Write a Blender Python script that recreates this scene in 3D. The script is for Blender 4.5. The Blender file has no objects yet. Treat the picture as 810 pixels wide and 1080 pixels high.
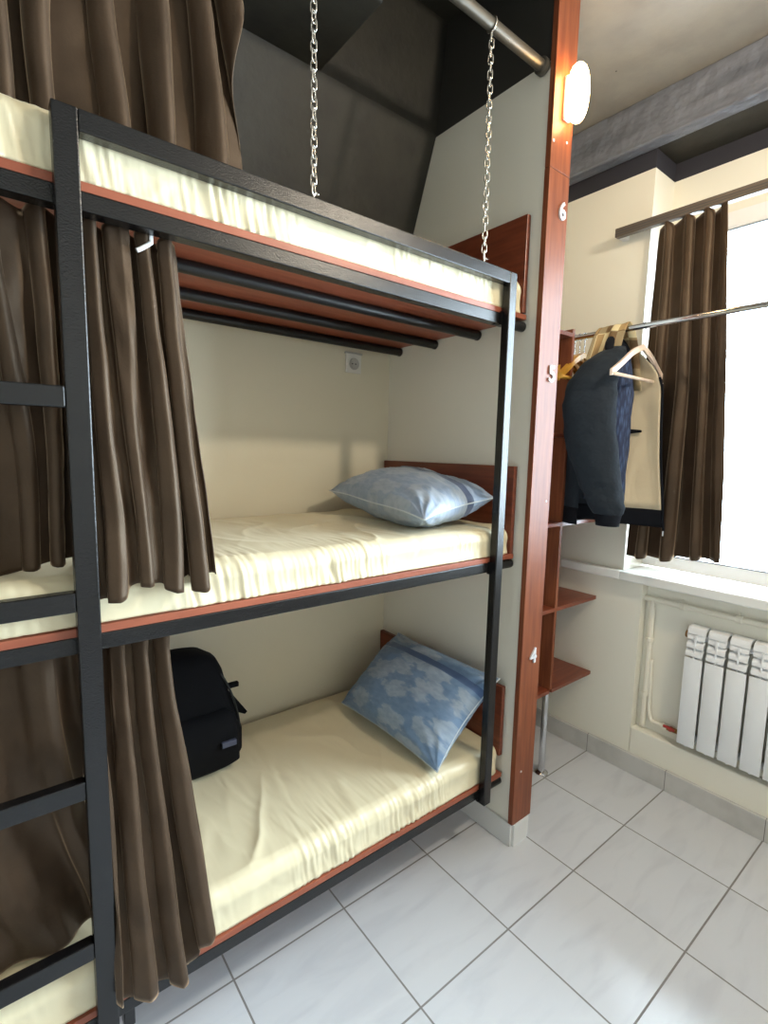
import bpy, bmesh, math, random
from mathutils import Vector, Matrix, noise
PI = math.pi
scene = bpy.context.scene
COL = scene.collection
random.seed(7)

# ------------------------------------------------------------------ materials
def lin(c):
    return tuple(((v/255)/12.92 if v/255 <= .04045 else ((v/255+.055)/1.055)**2.4) for v in c)

def mat(name, rgb, rough=.5, metal=0., bump=None, var=None, sheen=None, spec=.5, coat=0.):
    """rgb = albedo in sRGB 0..255; bump=(scale,strength,dist); var=(scale,rgb2,stretch,lo,hi)"""
    m = bpy.data.materials.new(name); m.use_nodes = True
    nt = m.node_tree; b = nt.nodes['Principled BSDF']
    b.inputs['Base Color'].default_value = (*lin(rgb), 1)
    b.inputs['Roughness'].default_value = rough
    b.inputs['Metallic'].default_value = metal
    b.inputs['Specular IOR Level'].default_value = spec
    b.inputs['Coat Weight'].default_value = coat
    b.inputs['Coat Roughness'].default_value = .12
    tc = nt.nodes.new('ShaderNodeTexCoord')
    if var:
        mp = nt.nodes.new('ShaderNodeMapping'); mp.inputs['Scale'].default_value = var[2]
        nt.links.new(tc.outputs['Object'], mp.inputs['Vector'])
        n = nt.nodes.new('ShaderNodeTexNoise'); n.inputs['Scale'].default_value = var[0]
        n.inputs['Detail'].default_value = 5
        nt.links.new(mp.outputs[0], n.inputs['Vector'])
        r = nt.nodes.new('ShaderNodeValToRGB')
        r.color_ramp.elements[0].position = var[3]; r.color_ramp.elements[1].position = var[4]
        r.color_ramp.elements[0].color = (*lin(rgb), 1); r.color_ramp.elements[1].color = (*lin(var[1]), 1)
        nt.links.new(n.outputs['Fac'], r.inputs['Fac'])
        nt.links.new(r.outputs['Color'], b.inputs['Base Color'])
    if bump:
        n = nt.nodes.new('ShaderNodeTexNoise'); n.inputs['Scale'].default_value = bump[0]
        n.inputs['Detail'].default_value = 3
        nt.links.new(tc.outputs['Object'], n.inputs['Vector'])
        bp = nt.nodes.new('ShaderNodeBump'); bp.inputs['Strength'].default_value = bump[1]
        bp.inputs['Distance'].default_value = bump[2]
        nt.links.new(n.outputs['Fac'], bp.inputs['Height'])
        nt.links.new(bp.outputs['Normal'], b.inputs['Normal'])
    if sheen:
        b.inputs['Sheen Weight'].default_value = sheen[0]
        b.inputs['Sheen Roughness'].default_value = sheen[1]
        b.inputs['Sheen Tint'].default_value = (*lin(sheen[2]), 1)
    return m

M = {}
M['cream_wall'] = mat('cream_wall', (224, 215, 190), .7, bump=(60, .08, .004))
M['room_wall'] = mat('far_room_wall', (206, 201, 192), .7)
M['partition'] = mat('partition_paint', (224, 222, 210), .55)
M['black_paint'] = mat('black_paint', (40, 38, 31), .6, bump=(25, .3, .006), var=(9, (30, 28, 23), (1, 1, 1), .45, .7))
M['grey_ceiling'] = mat('grey_ceiling', (150, 144, 134), .6, bump=(18, .25, .01), var=(6, (136, 131, 124), (1, 1, 1), .4, .7))
def chips(m, scale, thr, dark):
    nt = m.node_tree; b = nt.nodes['Principled BSDF']; L = nt.links.new
    src = b.inputs['Base Color'].links[0].from_socket
    tc = nt.nodes.new('ShaderNodeTexCoord'); v = nt.nodes.new('ShaderNodeTexVoronoi'); v.inputs['Scale'].default_value = scale
    n = nt.nodes.new('ShaderNodeTexNoise'); n.inputs['Scale'].default_value = 30
    a = nt.nodes.new('ShaderNodeMixRGB'); a.blend_type = 'ADD'; a.inputs[0].default_value = .03
    L(tc.outputs['Object'], a.inputs[1]); L(n.outputs['Color'], a.inputs[2]); L(a.outputs[0], v.inputs['Vector'])
    lt = nt.nodes.new('ShaderNodeMath'); lt.operation = 'LESS_THAN'; lt.inputs[1].default_value = thr; L(v.outputs['Distance'], lt.inputs[0])
    mx = nt.nodes.new('ShaderNodeMixRGB'); L(lt.outputs[0], mx.inputs[0]); L(src, mx.inputs[1]); mx.inputs[2].default_value = (*lin(dark), 1)
    L(mx.outputs[0], b.inputs['Base Color'])
chips(M['grey_ceiling'], 5.5, .055, (48, 44, 40))
M['beam_paint'] = mat('beam_paint', (116, 120, 130), .45, bump=(14, .6, .03), var=(6, (92, 96, 106), (1, .35, 3), .42, .66))
M['window_wall'] = mat('window_wall_paint', (226, 222, 210), .6, bump=(40, .1, .004))
M['white_plastic'] = mat('white_plastic', (238, 238, 238), .3)
M['sill'] = mat('sill_plastic', (236, 236, 232), .3)
M['steel_black'] = mat('hammered_black_steel', (12, 12, 14), .27, 0., bump=(260, .38, .002), spec=.5)
M['tube_black'] = mat('black_tube', (14, 14, 15), .38)
M['cap_black'] = mat('black_cap', (18, 18, 19), .4)
WOODV = (5, (104, 42, 26), (1, 1, 1), .3, .7)
M['wood_x'] = mat('mahogany_x', (132, 68, 44), .3, var=(4, (112, 54, 34), (1.2, 14, 14), .35, .68))
M['wood_y'] = mat('mahogany_y', (128, 65, 42), .3, var=(4, (104, 49, 31), (14, 1.2, 14), .35, .68))
M['wood_z'] = mat('mahogany_z', (134, 76, 48), .42, var=(4, (108, 56, 36), (14, 14, 1.0), .35, .68), spec=.3)
M['bed_board'] = mat('red_brown_board', (152, 84, 60), .4, var=(4, (136, 70, 48), (1.2, 14, 14), .35, .68))
M['sheet'] = mat('cream_sheet', (224, 213, 180), .34, bump=(34, .22, .004), sheen=(.15, .4, (255, 250, 235)))
def sheet_wrinkles(m):
    nt = m.node_tree; b = nt.nodes['Principled BSDF']; L = nt.links.new
    tc = nt.nodes.new('ShaderNodeTexCoord'); prev = None
    for sc_, rot, st, ds in ((9, .5, .55, .012), (16, -.7, .4, .006)):
        mp = nt.nodes.new('ShaderNodeMapping'); mp.inputs['Scale'].default_value = (1.3, .45, 1); mp.inputs['Rotation'].default_value = (0, 0, rot)
        n = nt.nodes.new('ShaderNodeTexNoise'); n.noise_type = 'RIDGED_MULTIFRACTAL'; n.inputs['Scale'].default_value = sc_
        n.inputs['Detail'].default_value = 2; n.inputs['Distortion'].default_value = .5
        L(tc.outputs['Object'], mp.inputs[0]); L(mp.outputs[0], n.inputs['Vector'])
        bp = nt.nodes.new('ShaderNodeBump'); bp.inputs['Strength'].default_value = st; bp.inputs['Distance'].default_value = ds
        L(n.outputs['Fac'], bp.inputs['Height'])
        if prev: L(prev, bp.inputs['Normal'])
        prev = bp.outputs[0]
    L(prev, b.inputs['Normal'])
sheet_wrinkles(M['sheet'])
M['velvet'] = mat('brown_velvet', (64, 50, 39), .5, bump=(160, .2, .002), var=(7, (50, 38, 29), (1, 1, 1), .4, .65), spec=.5, sheen=(1., .3, (236, 206, 172)))
M['velvet'].node_tree.nodes['Principled BSDF'].inputs['Specular Tint'].default_value = (*lin((248, 222, 192)), 1)
M['chrome'] = mat('chrome', (205, 207, 212), .15, 1.)
M['chain'] = mat('zinc_chain', (215, 212, 205), .25, 1.)
M['pipe_grey'] = mat('grey_pipe', (92, 88, 80), .38, .6)
M['rad_white'] = mat('radiator_white', (238, 240, 242), .28)
M['rad_dark'] = mat('radiator_gap', (70, 70, 72), .6)
M['pipe_white'] = mat('pipe_white', (236, 230, 214), .35)
M['brass'] = mat('dull_brass', (150, 110, 60), .35, .8)
M['red_plastic'] = mat('red_plastic', (178, 52, 48), .4)
M['black_fabric'] = mat('black_nylon', (9, 9, 12), .85, bump=(300, .3, .001), spec=.15)
M['patch'] = mat('blue_grey_patch', (66, 70, 88), .6)
M['jacket'] = mat('dark_teal_cloth', (37, 43, 50), .85, bump=(11, .55, .03), spec=.2, sheen=(.12, .5, (120, 135, 150)))
M['jacket_dark'] = mat('dark_rib', (17, 19, 26), .9, spec=.2, bump=(200, .4, .002))
M['lining'] = mat('cream_lining', (214, 196, 164), .7, bump=(14, .25, .01), sheen=(.2, .5, (255, 250, 240)))
M['hanger_yellow'] = mat('yellow_wood', (214, 160, 62), .4, var=(20, (190, 136, 48), (1, 1, 1), .4, .6))
M['hanger_pale'] = mat('pale_wood', (240, 216, 196), .35, var=(20, (228, 200, 178), (1, 1, 1), .4, .6))
M['curtain_track'] = mat('brown_track', (92, 82, 74), .4)
M['alu'] = mat('brushed_alu', (188, 190, 192), .3, .9)
M['numeral'] = mat('chrome_numeral', (222, 222, 224), .4, .2)
M['socket_hole'] = mat('socket_shadow', (186, 182, 174), .5)
M['outlet'] = mat('outlet_white', (226, 222, 212), .35)
M['grime'] = mat('grime', (120, 104, 88), .8)

def knit_mat():
    m = mat('navy_cable_knit', (60, 76, 116), .85)
    nt = m.node_tree; b = nt.nodes['Principled BSDF']
    tc = nt.nodes.new('ShaderNodeTexCoord'); mp = nt.nodes.new('ShaderNodeMapping')
    mp.inputs['Scale'].default_value = (1, 1, .22)
    v = nt.nodes.new('ShaderNodeTexVoronoi'); v.inputs['Scale'].default_value = 95
    nt.links.new(tc.outputs['Object'], mp.inputs[0]); nt.links.new(mp.outputs[0], v.inputs['Vector'])
    r = nt.nodes.new('ShaderNodeValToRGB')
    r.color_ramp.elements[0].color = (*lin((70, 88, 122)), 1); r.color_ramp.elements[1].color = (*lin((38, 48, 74)), 1)
    r.color_ramp.elements[0].position = .1; r.color_ramp.elements[1].position = .6
    nt.links.new(v.outputs['Distance'], r.inputs[0]); nt.links.new(r.outputs[0], b.inputs['Base Color'])
    bp = nt.nodes.new('ShaderNodeBump'); bp.inputs['Strength'].default_value = .7; bp.inputs['Distance'].default_value = .006
    bp.invert = True
    nt.links.new(v.outputs['Distance'], bp.inputs['Height']); nt.links.new(bp.outputs[0], b.inputs['Normal'])
    return m
M['knit'] = knit_mat()

def tile_mat(name, c1, c2, grout, ox, oy, size=.4, grime=False):
    m = bpy.data.materials.new(name); m.use_nodes = True
    nt = m.node_tree; b = nt.nodes['Principled BSDF']; L = nt.links.new
    tc = nt.nodes.new('ShaderNodeTexCoord')
    mp = nt.nodes.new('ShaderNodeMapping'); mp.inputs['Location'].default_value = (-ox, -oy, 0)
    L(tc.outputs['Object'], mp.inputs[0])
    br = nt.nodes.new('ShaderNodeTexBrick'); br.offset = 0; br.squash = 1
    br.inputs['Scale'].default_value = 1; br.inputs['Brick Width'].default_value = size
    br.inputs['Row Height'].default_value = size; br.inputs['Mortar Size'].default_value = .0032
    br.inputs['Mortar Smooth'].default_value = .3; br.inputs['Bias'].default_value = 0
    br.inputs['Color1'].default_value = (1, 1, 1, 1); br.inputs['Color2'].default_value = (.93, .93, .93, 1)
    br.inputs['Mortar'].default_value = (0, 0, 0, 1)
    L(mp.outputs[0], br.inputs['Vector'])
    # marble streaks
    m2 = nt.nodes.new('ShaderNodeMapping'); m2.inputs['Scale'].default_value = (1.0, 4.5, 1)
    m2.inputs['Rotation'].default_value = (0, 0, math.radians(28))
    L(tc.outputs['Object'], m2.inputs[0])
    n = nt.nodes.new('ShaderNodeTexNoise'); n.inputs['Scale'].default_value = 3.2; n.inputs['Detail'].default_value = 6
    n.inputs['Distortion'].default_value = .6
    L(m2.outputs[0], n.inputs['Vector'])
    r = nt.nodes.new('ShaderNodeValToRGB')
    r.color_ramp.elements[0].position = .33; r.color_ramp.elements[0].color = (*lin(c2), 1)
    r.color_ramp.elements[1].position = .5; r.color_ramp.elements[1].color = (*lin(c1), 1)
    L(n.outputs['Fac'], r.inputs[0])
    mul = nt.nodes.new('ShaderNodeMixRGB'); mul.blend_type = 'MULTIPLY'; mul.inputs[0].default_value = 1
    L(r.outputs[0], mul.inputs[1]); L(br.outputs['Color'], mul.inputs[2])
    mix = nt.nodes.new('ShaderNodeMixRGB'); L(br.outputs['Fac'], mix.inputs[0])
    L(mul.outputs[0], mix.inputs[1]); mix.inputs[2].default_value = (*lin(grout), 1)
    L(mix.outputs[0], b.inputs['Base Color'])
    rr = nt.nodes.new('ShaderNodeMapRange'); rr.inputs['To Min'].default_value = .22; rr.inputs['To Max'].default_value = .8
    L(br.outputs['Fac'], rr.inputs[0]); L(rr.outputs[0], b.inputs['Roughness'])
    bp = nt.nodes.new('ShaderNodeBump'); bp.invert = True; bp.inputs['Strength'].default_value = .5; bp.inputs['Distance'].default_value = .002
    L(br.outputs['Fac'], bp.inputs['Height']); L(bp.outputs[0], b.inputs['Normal'])
    return m
M['floor'] = tile_mat('marble_tiles', (212, 215, 220), (204, 207, 213), (134, 132, 130), .905, .915)

def base_tile_mat(name, axis, off):
    m = mat(name, (200, 198, 194), .35, var=(9, (182, 180, 176), (1, 1, 1), .4, .7))
    nt = m.node_tree; b = nt.nodes['Principled BSDF']; L = nt.links.new
    src = b.inputs['Base Color'].links[0].from_socket
    tc = nt.nodes.new('ShaderNodeTexCoord'); sp = nt.nodes.new('ShaderNodeSeparateXYZ'); L(tc.outputs['Object'], sp.inputs[0])
    def mth(op, a, v=None):
        n = nt.nodes.new('ShaderNodeMath'); n.operation = op; L(a, n.inputs[0])
        if v is not None: n.inputs[1].default_value = v
        return n.outputs[0]
    a = mth('ADD', sp.outputs[axis], -off); a = mth('DIVIDE', a, .4); a = mth('FRACT', a); a = mth('LESS_THAN', a, .008)
    mix = nt.nodes.new('ShaderNodeMixRGB'); L(a, mix.inputs[0]); L(src, mix.inputs[1]); mix.inputs[2].default_value = (*lin((120, 118, 115)), 1)
    L(mix.outputs[0], b.inputs['Base Color'])
    return m
M['base_y'] = base_tile_mat('baseboard_tile_window', 'Y', -.69)
M['base_part'] = mat('baseboard_tile_partition', (214, 214, 212), .35)

def two_tone(name, rgb, zs, dark):
    m = mat(name, rgb, .55)
    nt = m.node_tree; b = nt.nodes['Principled BSDF']; L = nt.links.new
    tc = nt.nodes.new('ShaderNodeTexCoord'); sp = nt.nodes.new('ShaderNodeSeparateXYZ'); L(tc.outputs['Object'], sp.inputs[0])
    g = nt.nodes.new('ShaderNodeMath'); g.operation = 'GREATER_THAN'; g.inputs[1].default_value = zs; L(sp.outputs['Z'], g.inputs[0])
    mix = nt.nodes.new('ShaderNodeMixRGB'); L(g.outputs[0], mix.inputs[0])
    mix.inputs[1].default_value = (*lin(rgb), 1); mix.inputs[2].default_value = (*lin(dark), 1)
    L(mix.outputs[0], b.inputs['Base Color'])
    return m
M['part2'] = two_tone('partition_two_tone', (228, 223, 209), 2.945, (50, 48, 44))
M['win2'] = two_tone('window_wall_two_tone', (236, 232, 218), 2.922, (48, 48, 56))

def pillow_mat(name, base, light, band, boff, bw=.035):
    m = mat(name, base, .45, sheen=(.15, .5, (220, 230, 240)))
    nt = m.node_tree; b = nt.nodes['Principled BSDF']; L = nt.links.new
    uv = nt.nodes.new('ShaderNodeUVMap'); uv.uv_map = 'UVMap'
    vo = nt.nodes.new('ShaderNodeTexVoronoi'); vo.inputs['Scale'].default_value = 3.6; vo.inputs['Randomness'].default_value = .8
    nz = nt.nodes.new('ShaderNodeTexNoise'); nz.inputs['Scale'].default_value = 11; nz.inputs['Detail'].default_value = 4
    mx = nt.nodes.new('ShaderNodeMixRGB'); mx.blend_type = 'ADD'; mx.inputs[0].default_value = .26
    mp = nt.nodes.new('ShaderNodeMapping'); mp.inputs['Scale'].default_value = (1.5, 1, 1)
    L(uv.outputs[0], mp.inputs[0]); L(mp.outputs[0], nz.inputs['Vector'])
    L(mp.outputs[0], mx.inputs[1]); L(nz.outputs['Color'], mx.inputs[2]); L(mx.outputs[0], vo.inputs['Vector'])
    r = nt.nodes.new('ShaderNodeValToRGB'); e = r.color_ramp.elements
    e[0].position = .40; e[0].color = (*lin(light), 1); e[1].position = .5; e[1].color = (*lin(base), 1)
    L(vo.outputs['Distance'], r.inputs[0])
    # thin darker leaf marks
    n2 = nt.nodes.new('ShaderNodeTexNoise'); n2.inputs['Scale'].default_value = 16; n2.inputs['Detail'].default_value = 2
    L(mp.outputs[0], n2.inputs['Vector'])
    r2 = nt.nodes.new('ShaderNodeValToRGB'); r2.color_ramp.elements[0].position = .4; r2.color_ramp.elements[1].position = .62
    r2.color_ramp.elements[0].color = (1, 1, 1, 1); r2.color_ramp.elements[1].color = (.8, .84, .88, 1)
    L(n2.outputs['Fac'], r2.inputs[0])
    mu = nt.nodes.new('ShaderNodeMixRGB'); mu.blend_type = 'MULTIPLY'; mu.inputs[0].default_value = 1
    L(r.outputs[0], mu.inputs[1]); L(r2.outputs[0], mu.inputs[2])
    sp = nt.nodes.new('ShaderNodeSeparateXYZ'); L(uv.outputs[0], sp.inputs[0])
    a = nt.nodes.new('ShaderNodeMath'); a.operation = 'SUBTRACT'; a.inputs[1].default_value = boff; L(sp.outputs['X'], a.inputs[0])
    ab = nt.nodes.new('ShaderNodeMath'); ab.operation = 'ABSOLUTE'; L(a.outputs[0], ab.inputs[0])
    lt = nt.nodes.new('ShaderNodeMath'); lt.operation = 'LESS_THAN'; lt.inputs[1].default_value = bw; L(ab.outputs[0], lt.inputs[0])
    mix = nt.nodes.new('ShaderNodeMixRGB'); L(lt.outputs[0], mix.inputs[0]); L(mu.outputs[0], mix.inputs[1]); mix.inputs[2].default_value = (*lin(band), 1)
    L(mix.outputs[0], b.inputs['Base Color'])
    return m
M['pillow_mid'] = pillow_mat('grey_blue_pillow_cloth', (150, 166, 188), (166, 178, 192), (78, 92, 122), .68, .045)
M['pillow_low'] = pillow_mat('blue_floral_pillow_cloth', (112, 140, 172), (148, 165, 184), (76, 100, 138), .78)
M['piping'] = mat('pale_piping', (200, 210, 216), .5)

def plaid_mat():
    m = mat('checked_cloth', (214, 196, 152), .8, bump=(120, .2, .002))
    nt = m.node_tree; b = nt.nodes['Principled BSDF']; L = nt.links.new
    uv = nt.nodes.new('ShaderNodeUVMap'); uv.uv_map = 'UVMap'
    mp = nt.nodes.new('ShaderNodeMapping'); mp.inputs['Scale'].default_value = (1, 1, 1); L(uv.outputs[0], mp.inputs[0])
    br = nt.nodes.new('ShaderNodeTexChecker'); br.inputs['Scale'].default_value = 4.5
    br.inputs['Color1'].default_value = (*lin((226, 210, 166)), 1); br.inputs['Color2'].default_value = (*lin((170, 140, 96)), 1)
    L(mp.outputs[0], br.inputs['Vector'])
    b2 = nt.nodes.new('ShaderNodeTexChecker'); b2.inputs['Scale'].default_value = 2.2
    b2.inputs['Color1'].default_value = (1, 1, 1, 1); b2.inputs['Color2'].default_value = (.42, .38, .36, 1)
    L(mp.outputs[0], b2.inputs['Vector'])
    mu = nt.nodes.new('ShaderNodeMixRGB'); mu.blend_type = 'MULTIPLY'; mu.inputs[0].default_value = 1
    L(br.outputs[0], mu.inputs[1]); L(b2.outputs[0], mu.inputs[2]); L(mu.outputs[0], b.inputs['Base Color'])
    return m
M['plaid'] = plaid_mat()

def glass_mat():
    m = bpy.data.materials.new('window_glass'); m.use_nodes = True
    nt = m.node_tree; nt.nodes.clear(); L = nt.links.new
    out = nt.nodes.new('ShaderNodeOutputMaterial'); mx = nt.nodes.new('ShaderNodeMixShader')
    t = nt.nodes.new('ShaderNodeBsdfTransparent'); g = nt.nodes.new('ShaderNodeBsdfGlossy'); g.inputs['Roughness'].default_value = .02
    t.inputs[0].default_value = (.96, .98, .98, 1)
    f = nt.nodes.new('ShaderNodeFresnel'); f.inputs[0].default_value = 1.3
    L(f.outputs[0], mx.inputs[0]); L(t.outputs[0], mx.inputs[1]); L(g.outputs[0], mx.inputs[2]); L(mx.outputs[0], out.inputs[0])
    return m
M['glass'] = glass_mat()

def emit_mat(name, rgb, s):
    m = bpy.data.materials.new(name); m.use_nodes = True
    b = m.node_tree.nodes['Principled BSDF']
    b.inputs['Base Color'].default_value = (.9, .9, .85, 1)
    b.inputs['Emission Color'].default_value = (*lin(rgb), 1); b.inputs['Emission Strength'].default_value = s
    return m
M['lamp_glow'] = emit_mat('lamp_glow', (255, 208, 140), 42)

# ------------------------------------------------------------------ mesh helpers
def obj(name, bm, m, parent=None, smooth=False, auto=None):
    me = bpy.data.meshes.new(name)
    bmesh.ops.recalc_face_normals(bm, faces=bm.faces)
    bm.to_mesh(me); bm.free()
    ms = m if isinstance(m, (list, tuple)) else [m]
    for x in ms: me.materials.append(x)
    o = bpy.data.objects.new(name, me); COL.objects.link(o)
    if smooth or auto:
        for p in me.polygons: p.use_smooth = True
        if auto:
            me.set_sharp_from_angle(angle=math.radians(auto))
    if parent:                       # meshes are written in room coordinates: bake them into the thing's own frame
        q, off = parent, Vector()
        while q: off += q.location; q = q.parent
        me.transform(Matrix.Translation(-off)); o.parent = parent
    return o

def tag(o, label, cat, group=None, kind=None):
    if label: o['label'] = label
    if cat: o['category'] = cat
    if group: o['group'] = group
    if kind: o['kind'] = kind
    return o

def thing(name, loc, label, cat, group=None):
    o = bpy.data.objects.new(name, None); COL.objects.link(o)
    o.empty_display_size = .1; o.location = loc
    return tag(o, label, cat, group)

def struct(name, bm, m, parent=None, **k):
    o = obj(name, bm, m, parent, **k)
    if not parent: o['kind'] = 'structure'
    return o

def box(bm, x0, x1, y0, y1, z0, z1, bev=0., seg=2):
    r = bmesh.ops.create_cube(bm, size=1, matrix=Matrix.Translation(((x0+x1)/2, (y0+y1)/2, (z0+z1)/2)) @ Matrix.Diagonal((abs(x1-x0), abs(y1-y0), abs(z1-z0), 1)))
    if bev:
        es = list({e for v in r['verts'] for e in v.link_edges})
        bmesh.ops.bevel(bm, geom=es, offset=bev, segments=seg, profile=.5, affect='EDGES')
    return bm

def B(*a, **k): return box(bmesh.new(), *a, **k)

def loft(bm, rings, cap=True, closed=True):
    vs = [[bm.verts.new(p) for p in r] for r in rings]
    n = len(vs[0])
    for a, b in zip(vs[:-1], vs[1:]):
        for i in range(n if closed else n-1):
            j = (i+1) % n
            bm.faces.new((a[i], a[j], b[j], b[i]))
    if cap and closed:
        bm.faces.new(vs[0][::-1]); bm.faces.new(vs[-1])
    return vs

def tube(bm, pts, r, n=12, cap=True):
    pts = [Vector(p) for p in pts]; rings = []
    up = None
    for i, p in enumerate(pts):
        a = pts[max(i-1, 0)]; c = pts[min(i+1, len(pts)-1)]
        d = (c-a).normalized()
        if up is None:
            up = Vector((0, 0, 1)) if abs(d.z) < .9 else Vector((1, 0, 0))
        s = d.cross(up).normalized(); up = s.cross(d).normalized()
        rr = r[i] if isinstance(r, (list, tuple)) else r
        rings.append([p + rr*(math.cos(2*PI*k/n)*s + math.sin(2*PI*k/n)*up) for k in range(n)])
    loft(bm, rings, cap)
    return bm

def T(pts, r, n=12): return tube(bmesh.new(), pts, r, n)

def smooth_path(pts, n=8):
    pts = [Vector(p) for p in pts]; out = []
    P = [pts[0]] + pts + [pts[-1]]
    for i in range(1, len(P)-2):
        for k in range(n):
            t = k/n; a, b, c, d = P[i-1], P[i], P[i+1], P[i+2]
            out.append(.5*((2*b)+(c-a)*t+(2*a-5*b+4*c-d)*t*t+(3*b-a-3*c+d)*t**3))
    out.append(pts[-1]); return out

def lathe(bm, prof, center, axis='z', n=20):
    rings = []
    for r, h in prof:
        ring = []
        for k in range(n):
            c, s = math.cos(2*PI*k/n)*r, math.sin(2*PI*k/n)*r
            v = {'z': (c, s, h), 'x': (h, c, s), 'y': (c, h, s)}[axis]
            ring.append(Vector(center)+Vector(v))
        rings.append(ring)
    loft(bm, rings); return bm

def N(x, y=0., z=0.): return noise.noise(Vector((x, y, z)))

def copy_tree(o, parent=None):
    c = o.copy(); COL.objects.link(c)
    if parent: c.parent = parent
    for ch in list(o.children): copy_tree(ch, c)
    return c

# ------------------------------------------------------------------ the setting
XE = 1.61          # bunk side of the partition
XW = 2.505         # window wall
YB = 2.01          # back wall
CZ = 3.20          # room ceiling
struct('floor', B(-1.7, 2.9, -1.9, 2.15, -.05, 0), M['floor'])
struct('wall_back', B(-1.7, 2.9, YB, YB+.12, 0, 2.175), M['cream_wall'])
bm = bmesh.new()      # black slanted upper wall of the bunk alcove, with a kink at 2.95 m
prof = [(YB, 2.175), (1.725, 2.95), (1.675, 3.36), (YB+.12, 3.36), (YB+.12, 2.175)]
loft(bm, [[(x, y, z) for y, z in prof] for x in (-1.7, XE)])
struct('wall_upper', bm, M['black_paint'])
bm = bmesh.new()      # joint strip on the slanted panel
struct('wall_nook', B(1.71, 2.505, YB-.001, YB+.12, 2.175, 3.36), M['cream_wall'])
struct('wall_partition', B(XE, 1.71, 1.155, YB, 0, 3.36), M['part2'])
struct('wall_left', B(-1.75, -1.7, -1.9, 2.13, 0, 3.36), M['room_wall'])
struct('wall_front', B(-1.75, 2.9, -1.95, -1.9, 0, 3.36), M['room_wall'])
# ceiling: grey over the room, black and higher over the alcove
bm = bmesh.new(); box(bm, -1.75, 2.9, -1.95, 1.10, CZ, CZ+.3); box(bm, 1.724, 2.9, 1.10, 2.13, CZ, CZ+.3)
struct('ceiling', bm, M['grey_ceiling'])
struct('ceiling_alcove', B(-1.75, 1.724, 1.10, 2.13, 3.36, 3.4), M['black_paint'])
bm = B(-1.7, 1.033, 1.36, 1.76, 2.95, 3.36, bev=.006)
struct('trim_1', bm, M['black_paint'])
bm = bmesh.new()      # concrete beam beside the window wall: its lower face reaches the wall head
box(bm, 2.425, 2.50, -1.9, YB, 3.0, CZ, bev=.008)
struct('trim_2', bm, M['beam_paint'])
bm = bmesh.new(); box(bm, 2.50, 2.92, -1.9, YB, 3.004, CZ)
struct('trim_3', bm, M['black_paint'])
# window wall
bm = bmesh.new()
box(bm, XW, 2.9, 1.2, YB+.12, 0, CZ)
box(bm, XW, 2.9, 1.10, 1.2, 0, .985)
box(bm, XW, 2.9, -1.9, 1.10, 0, .235, bev=.006)
box(bm, 2.565, 2.9, -1.9, 1.10, .235, .985)
box(bm, 2.705, 2.9, -1.9, 1.2, 2.70, CZ)
box(bm, 2.705, 2.9, -1.9, -1.42, .985, 2.70)
struct('wall_window', bm, M['win2'])
struct('baseboard_window', B(2.487, XW, -1.9, YB, 0, .102, bev=.003), M['base_y'])
bm = bmesh.new()
box(bm, 1.598, XE, 1.139, YB, 0, .098, bev=.002); box(bm, XE, 1.70, 1.128, 1.155, 0, .098, bev=.002); box(bm, 1.71, 1.722, 1.139, YB, 0, .098, bev=.002)
struct('baseboard_partition', bm, M['base_part'])
# window: frame, panes, sill
win = bpy.data.objects.new('window_1', None); COL.objects.link(win); win.location = (2.72, -.1, 1.03); win['kind'] = 'structure'
bm = bmesh.new()
y0, y1, z0, z1 = -1.42, 1.2, 1.035, 2.70
for ya, yb in ((y0+.07, -.16), (-.09, y1-.07)):
    box(bm, 2.7005, 2.76, ya-.0008, yb+.0008, z0, z0+.065); box(bm, 2.7005, 2.76, ya-.0008, yb+.0008, z1-.075, z1)
for yy in (y0, -.16, y1-.07): box(bm, 2.70, 2.762, yy, yy+.07, z0, z1, bev=.004)
obj('window_frame', bm, M['white_plastic'], win)
bm = bmesh.new()
for ya, yb in ((y0+.07, -.16), (-.09, y1-.07)):
    for a in ((ya, yb, z0+.065, z0+.069), (ya, yb, z1-.079, z1-.075), (ya, ya+.004, z0+.07, z1-.08), (yb-.004, yb, z0+.07, z1-.08)):
        box(bm, 2.698, 2.712, *a)
obj('window_gasket', bm, M['rad_dark'], win)
for ya, yb in ((y0+.06, -.15), (-.1, y1-.06)):
    obj('window_pane', B(2.728, 2.734, ya, yb, z0+.06, z1-.07), M['glass'], win)
bm = bmesh.new(); box(bm, 2.465, 2.72, -1.9, 1.2, .985, 1.03, bev=.006); box(bm, 2.465, XW+.004, 1.2, 1.53, .985, 1.03, bev=.006)
obj('window_sill', bm, M['sill'], win)

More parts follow.
